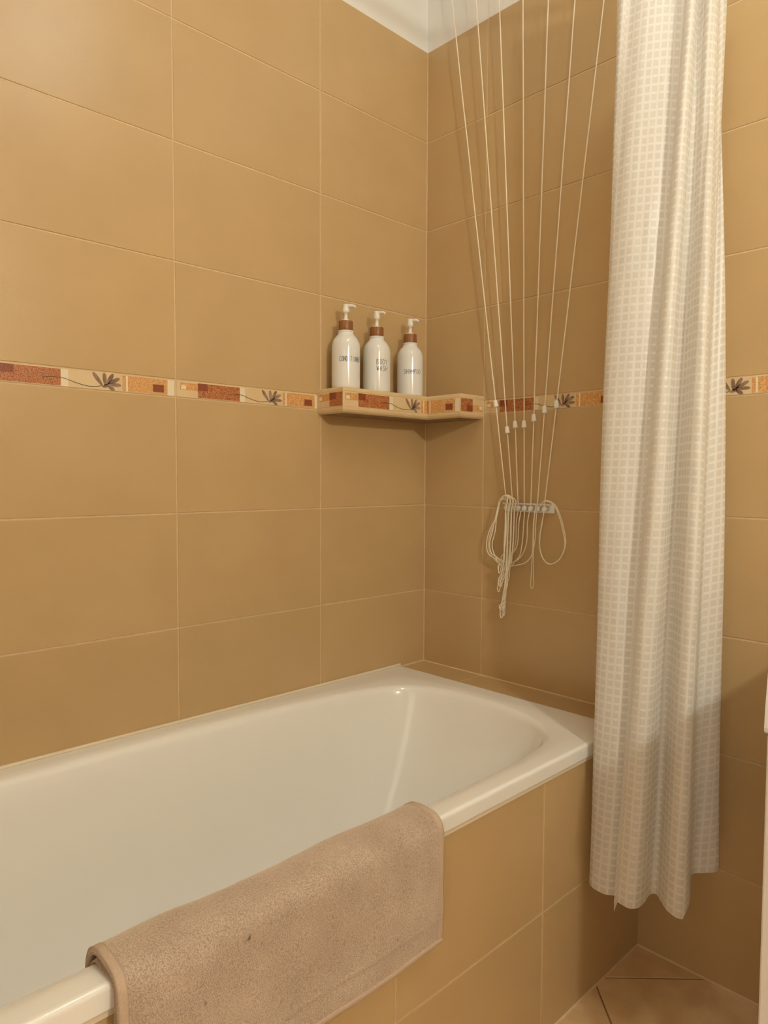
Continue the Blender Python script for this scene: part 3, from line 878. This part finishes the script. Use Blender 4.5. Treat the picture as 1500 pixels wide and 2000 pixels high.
loops('cord_tail', [[(0.404, -0.024, 1.024), (0.4025, -0.027, 1.000), (0.401, -0.027, 0.96), (0.400, -0.026, 0.90), (0.4005, -0.025, 0.85), (0.4015, -0.025, 0.822), (0.398, -0.025, 0.809), (0.393, -0.025, 0.812),
                     (0.3935, -0.025, 0.84), (0.3965, -0.025, 0.90), (0.400, -0.027, 0.98), (0.4055, -0.026, 1.010), (0.409, -0.024, 1.024)]],
      'thin doubled cord tail hanging straight below the cleat', 0.0010)

# ------------------------------------------------------------------ shower curtain
def build_curtain():
    cen = Vector((0.822, -0.222, 0)); ra = Vector((0.910, 0.414, 0)); dd = Vector((0.414, -0.910, 0))
    # cross-section (a across, d towards the room) at three heights, same order of folds
    bot = [(-0.071, 0.034), (-0.060, 0.046), (-0.045, 0.052), (-0.028, 0.046), (-0.017, 0.030), (-0.008, 0.010), (0.004, 0.004), (0.013, 0.020), (0.024, 0.044), (0.040, 0.056), (0.056, 0.050), (0.063, 0.030), (0.060, 0.006),
           (0.066, -0.012), (0.085, -0.014), (0.105, -0.020), (0.119, -0.034), (0.114, -0.055), (0.095, -0.060), (0.060, -0.042), (0.030, -0.052), (0.000, -0.060), (-0.030, -0.048), (-0.055, -0.038), (-0.080, -0.044), (-0.105, -0.045), (-0.120, -0.030),
           (-0.122, -0.010), (-0.112, 0.008), (-0.092, 0.016), (-0.072, 0.014), (-0.050, 0.010), (-0.030, -0.006)]
    mid = [(-0.032, 0.028), (-0.022, 0.040), (-0.010, 0.044), (0.002, 0.038), (0.010, 0.022), (0.018, 0.006), (0.026, 0.004), (0.033, 0.020), (0.042, 0.038), (0.055, 0.044), (0.066, 0.036), (0.071, 0.018), (0.072, 0.002),
           (0.078, -0.010), (0.090, -0.011), (0.102, -0.018), (0.109, -0.030), (0.104, -0.046), (0.086, -0.052), (0.055, -0.040), (0.028, -0.048), (0.000, -0.056), (-0.028, -0.046), (-0.052, -0.036), (-0.078, -0.042), (-0.100, -0.042), (-0.113, -0.028),
           (-0.115, -0.010), (-0.104, 0.006), (-0.080, 0.012), (-0.055, 0.012), (-0.025, 0.008), (0.000, -0.004)]
    top = [(0.028, 0.022), (0.032, 0.031), (0.037, 0.034), (0.041, 0.029), (0.044, 0.016), (0.047, 0.006), (0.050, 0.006), (0.054, 0.018), (0.059, 0.030), (0.066, 0.032), (0.072, 0.024), (0.074, 0.010), (0.075, 0.000),
           (0.078, -0.008), (0.083, -0.010), (0.088, -0.016), (0.091, -0.024), (0.088, -0.036), (0.072, -0.042), (0.048, -0.034), (0.024, -0.040), (0.000, -0.046), (-0.026, -0.038), (-0.050, -0.032), (-0.074, -0.036), (-0.092, -0.036), (-0.103, -0.024),
           (-0.104, -0.008), (-0.090, 0.006), (-0.066, 0.004), (-0.040, 0.012), (-0.010, 0.010), (0.030, 0.002)]
    deep = lambda S, g: [(a, d * g if d > 0 else d) for a, d in S]
    bot, mid, top = deep(bot, 1.25), deep(mid, 1.35), deep(top, 1.3)
    ns = 331
    sec = [catmull([(a, d, 0) for a, d in s], ns) for s in (bot, mid, top)]
    ZB, ZM, ZT = 0.274, 1.07, 2.11
    nz = 150
    # arc length of the middle section gives the cloth coordinate, stretched for the fullness of the cloth
    U = [0.0]
    for p, q in zip(sec[0][:-1], sec[0][1:]): U.append(U[-1] + (q - p).length)
    bm = bmesh.new()
    uvl = bm.loops.layers.uv.new('UVMap')
    G = []; UV = []
    for i in range(nz):
        s = i / (nz - 1)
        row = []; uvr = []
        for k in range(ns):
            u = U[k] / U[-1]
            # the hem hangs unevenly
            hem = ZB
            hem -= 0.026 * max(0.0, 1 - U[k] / 0.011)
            if 0.10 < u < 0.30: hem += 0.006 * math.sin((u - 0.10) / 0.20 * math.pi)
            if 0.27 < u < 0.62: hem += 0.056 * math.sin((u - 0.27) / 0.35 * math.pi) ** 0.6
            if u > 0.80: hem -= 0.008
            z = hem + (ZT - hem) * s
            zz = max(0.0, min(1.0, (z - ZB) / (ZT - ZB)))
            w0 = (1 - zz) ** 2 - zz * (1 - zz) * 0; 
            zm = (ZM - ZB) / (ZT - ZB)
            l0 = (zz - zm) * (zz - 1) / ((0 - zm) * (0 - 1)); l1 = zz * (zz - 1) / (zm * (zm - 1)); l2 = zz * (zz - zm) / (1 * (1 - zm))
            p = sec[0][k] * l0 + sec[1][k] * l1 + sec[2][k] * l2
            q = Vector((u * 18, z * 2.3, 0))
            a = p.x + 0.0022 * noise.noise(q); d = p.y + 0.0040 * noise.noise(q + Vector((9, 4, 2))) + 0.0012 * noise.noise(Vector((u * 40, z * 14, 5)))
            # old fold creases across the cloth
            for zc, am in ((1.205, 0.0016), (0.885, 0.0014), (1.52, 0.0012)):
                d += am * math.exp(-((z - zc - 0.01 * math.sin(u * 30)) / 0.004) ** 2)
            v = cen + ra * a + dd * d
            row.append(bm.verts.new((v.x, v.y, z))); uvr.append((U[k] * 1.0, z - hem))
        G.append(row); UV.append(uvr)
    for i in range(nz - 1):
        for k in range(ns - 1):
            f = bm.faces.new((G[i][k], G[i][k + 1], G[i + 1][k + 1], G[i + 1][k])); f.smooth = True
            for lp, (ii, kk) in zip(f.loops, ((i, k), (i, k + 1), (i + 1, k + 1), (i + 1, k))): lp[uvl].uv = UV[ii][kk]
    t = empty('shower_curtain', (0.822, -0.222, 0.258))
    tag(t, 'white sheer checked shower curtain gathered beside the end of the tub', 'curtain')
    for v in bm.verts: v.co -= t.location
    bm_obj('curtain_cloth', bm, M['curtain'], t, True)
    for k in range(8):
        bm2 = bmesh.new()
        y = -0.315 + 0.029 * k
        pts = [(0.81 + 0.022 * math.cos(a * math.pi / 10) - t.location.x, y - t.location.y + 0.001 * a * 0.2, 2.125 + 0.024 * math.sin(a * math.pi / 10) - t.location.z) for a in range(21)]
        add_tube(bm2, pts, 0.0018, 6)
        bm_obj('ring', bm2, M['plastic'], t)
build_curtain()
t = empty('curtain_rod', (0.81, -1.15, 2.138))
tag(t, 'white curtain rod running above the front edge of the tub', 'rod')
bm = bmesh.new(); add_tube(bm, [(0, 1.149, 0), (0, -1.149, 0)], 0.0095, 16)
bm_obj('rod_tube', bm, M['plastic'], t)
for y in (1.144, -1.144):
    bm = bmesh.new(); add_lathe(bm, [(0.024, -0.005), (0.024, 0.003), (0.014, 0.005)], 24)
    p = bm_obj('flange', bm, M['plastic'], t); p.rotation_euler = (math.pi / 2 if y > 0 else -math.pi / 2, 0, 0); p.location = (0, y, 0)

# ------------------------------------------------------------------ washing machine at the right edge
def build_washer():
    X0, X1, YF = 1.101, 1.700, -0.500
    t = empty('washing_machine', (X0, YF, 0))
    tag(t, 'white front-loading washing machine against the back wall', 'washing machine')
    box_obj('body', (0.0, 0.0, 0.012), (X1 - X0, -YF - 0.006, 0.740), M['washer'], t, 0.003)
    # control panel: bulges forward at its lower edge, leans back to the top
    bm = bmesh.new()
    prof = [(0.010, 0.743), (-0.004, 0.743), (-0.009, 0.7465), (-0.010, 0.752), (-0.006, 0.79), (-0.0005, 0.828), (0.006, 0.836), (0.012, 0.838), (0.10, 0.838), (0.10, 0.743)]
    A = [bm.verts.new((-0.0005, y, z)) for y, z in prof]; B = [bm.verts.new((X1 - X0 + 0.0005, y, z)) for y, z in prof]
    for k in range(len(prof)): bm.faces.new((A[k - 1], A[k], B[k], B[k - 1]))
    bm.faces.new(A); bm.faces.new(list(reversed(B)))
    bmesh.ops.recalc_face_normals(bm, faces=bm.faces[:])
    cp = bm_obj('control_panel', bm, M['washer'], t)
    box_obj('rear_body', (0.0, 0.1005, 0.7405), (X1 - X0, -YF - 0.006, 0.838), M['washer'], t, 0.002)
    box_obj('top', (-0.001, 0.004, 0.8385), (X1 - X0 + 0.001, -YF - 0.004, 0.850), M['washer'], t, 0.004)
    box_obj('detergent_drawer', (0.03, -0.0135, 0.758), (0.19, -0.003, 0.824), M['washer'], cp, 0.002)
    bm = bmesh.new(); add_lathe(bm, [(0.030, 0.0), (0.029, 0.022), (0.025, 0.025)], 32)
    k = bm_obj('knob', bm, M['washer_grey'], cp); k.rotation_euler = (math.pi / 2, 0, 0); k.location = (0.33, -0.004, 0.79)
    bm = bmesh.new(); add_lathe(bm, [(0.205, 0.0), (0.205, 0.012), (0.195, 0.022), (0.160, 0.026), (0.150, 0.014)], 48, cap=False)
    d = bm_obj('door', bm, M['washer'], t); d.rotation_euler = (math.pi / 2, 0, 0); d.location = (0.30, 0.001, 0.42)
    bm = bmesh.new(); add_lathe(bm, [(0.152, 0.012), (0.12, 0.020), (0.06, 0.028), (0.005, 0.030)], 40)
    bm_obj('door_glass', bm, M['washer_glass'], d)
    for x, y in ((0.05, 0.05), (0.55, 0.05), (0.05, 0.44), (0.55, 0.44)):
        bm = bmesh.new(); add_lathe(bm, [(0.022, 0.0), (0.022, 0.008), (0.012, 0.0125)], 16)
        f = bm_obj('foot', bm, M['washer_grey'], t); f.location = (x, y, 0.0005)
build_washer()

# ------------------------------------------------------------------ lamps (both outside the picture)
def globe_lamp(name, label, base, loc, r, power, plate):
    """a frosted glass globe: the bulb inside it is a round light of the globe's own size"""
    t = empty(name, base)
    tag(t, label, 'lamp')
    off = Vector(loc) - Vector(base)
    d = off.normalized()
    bm = bmesh.new()
    add_tube(bm, [Vector((0, 0, 0)), d * 0.012, d * 0.0121, d * (off.length - r * 0.98)], [plate, plate, 0.018, 0.018], 28)
    bm_obj('mount', bm, M['steel'], t)
    ld = bpy.data.lights.new(name + '_light', 'POINT')
    ld.shadow_soft_size = r
    ld.energy = power; ld.color = LAMP_COL
    lo = bpy.data.objects.new(name + '_light', ld); col.objects.link(lo)
    lo.parent = t; lo.location = off
globe_lamp('mirror_lamp', 'round wall lamp on the right-hand wall', (RX, MIRROR_LAMP['loc'][1], MIRROR_LAMP['loc'][2]), MIRROR_LAMP['loc'], 0.040, MIRROR_LAMP['power'], 0.05)
globe_lamp('ceiling_lamp', 'round lamp under the white ceiling', (CEIL_LAMP['loc'][0], CEIL_LAMP['loc'][1], RZ), CEIL_LAMP['loc'], 0.075, CEIL_LAMP['power'], 0.06)
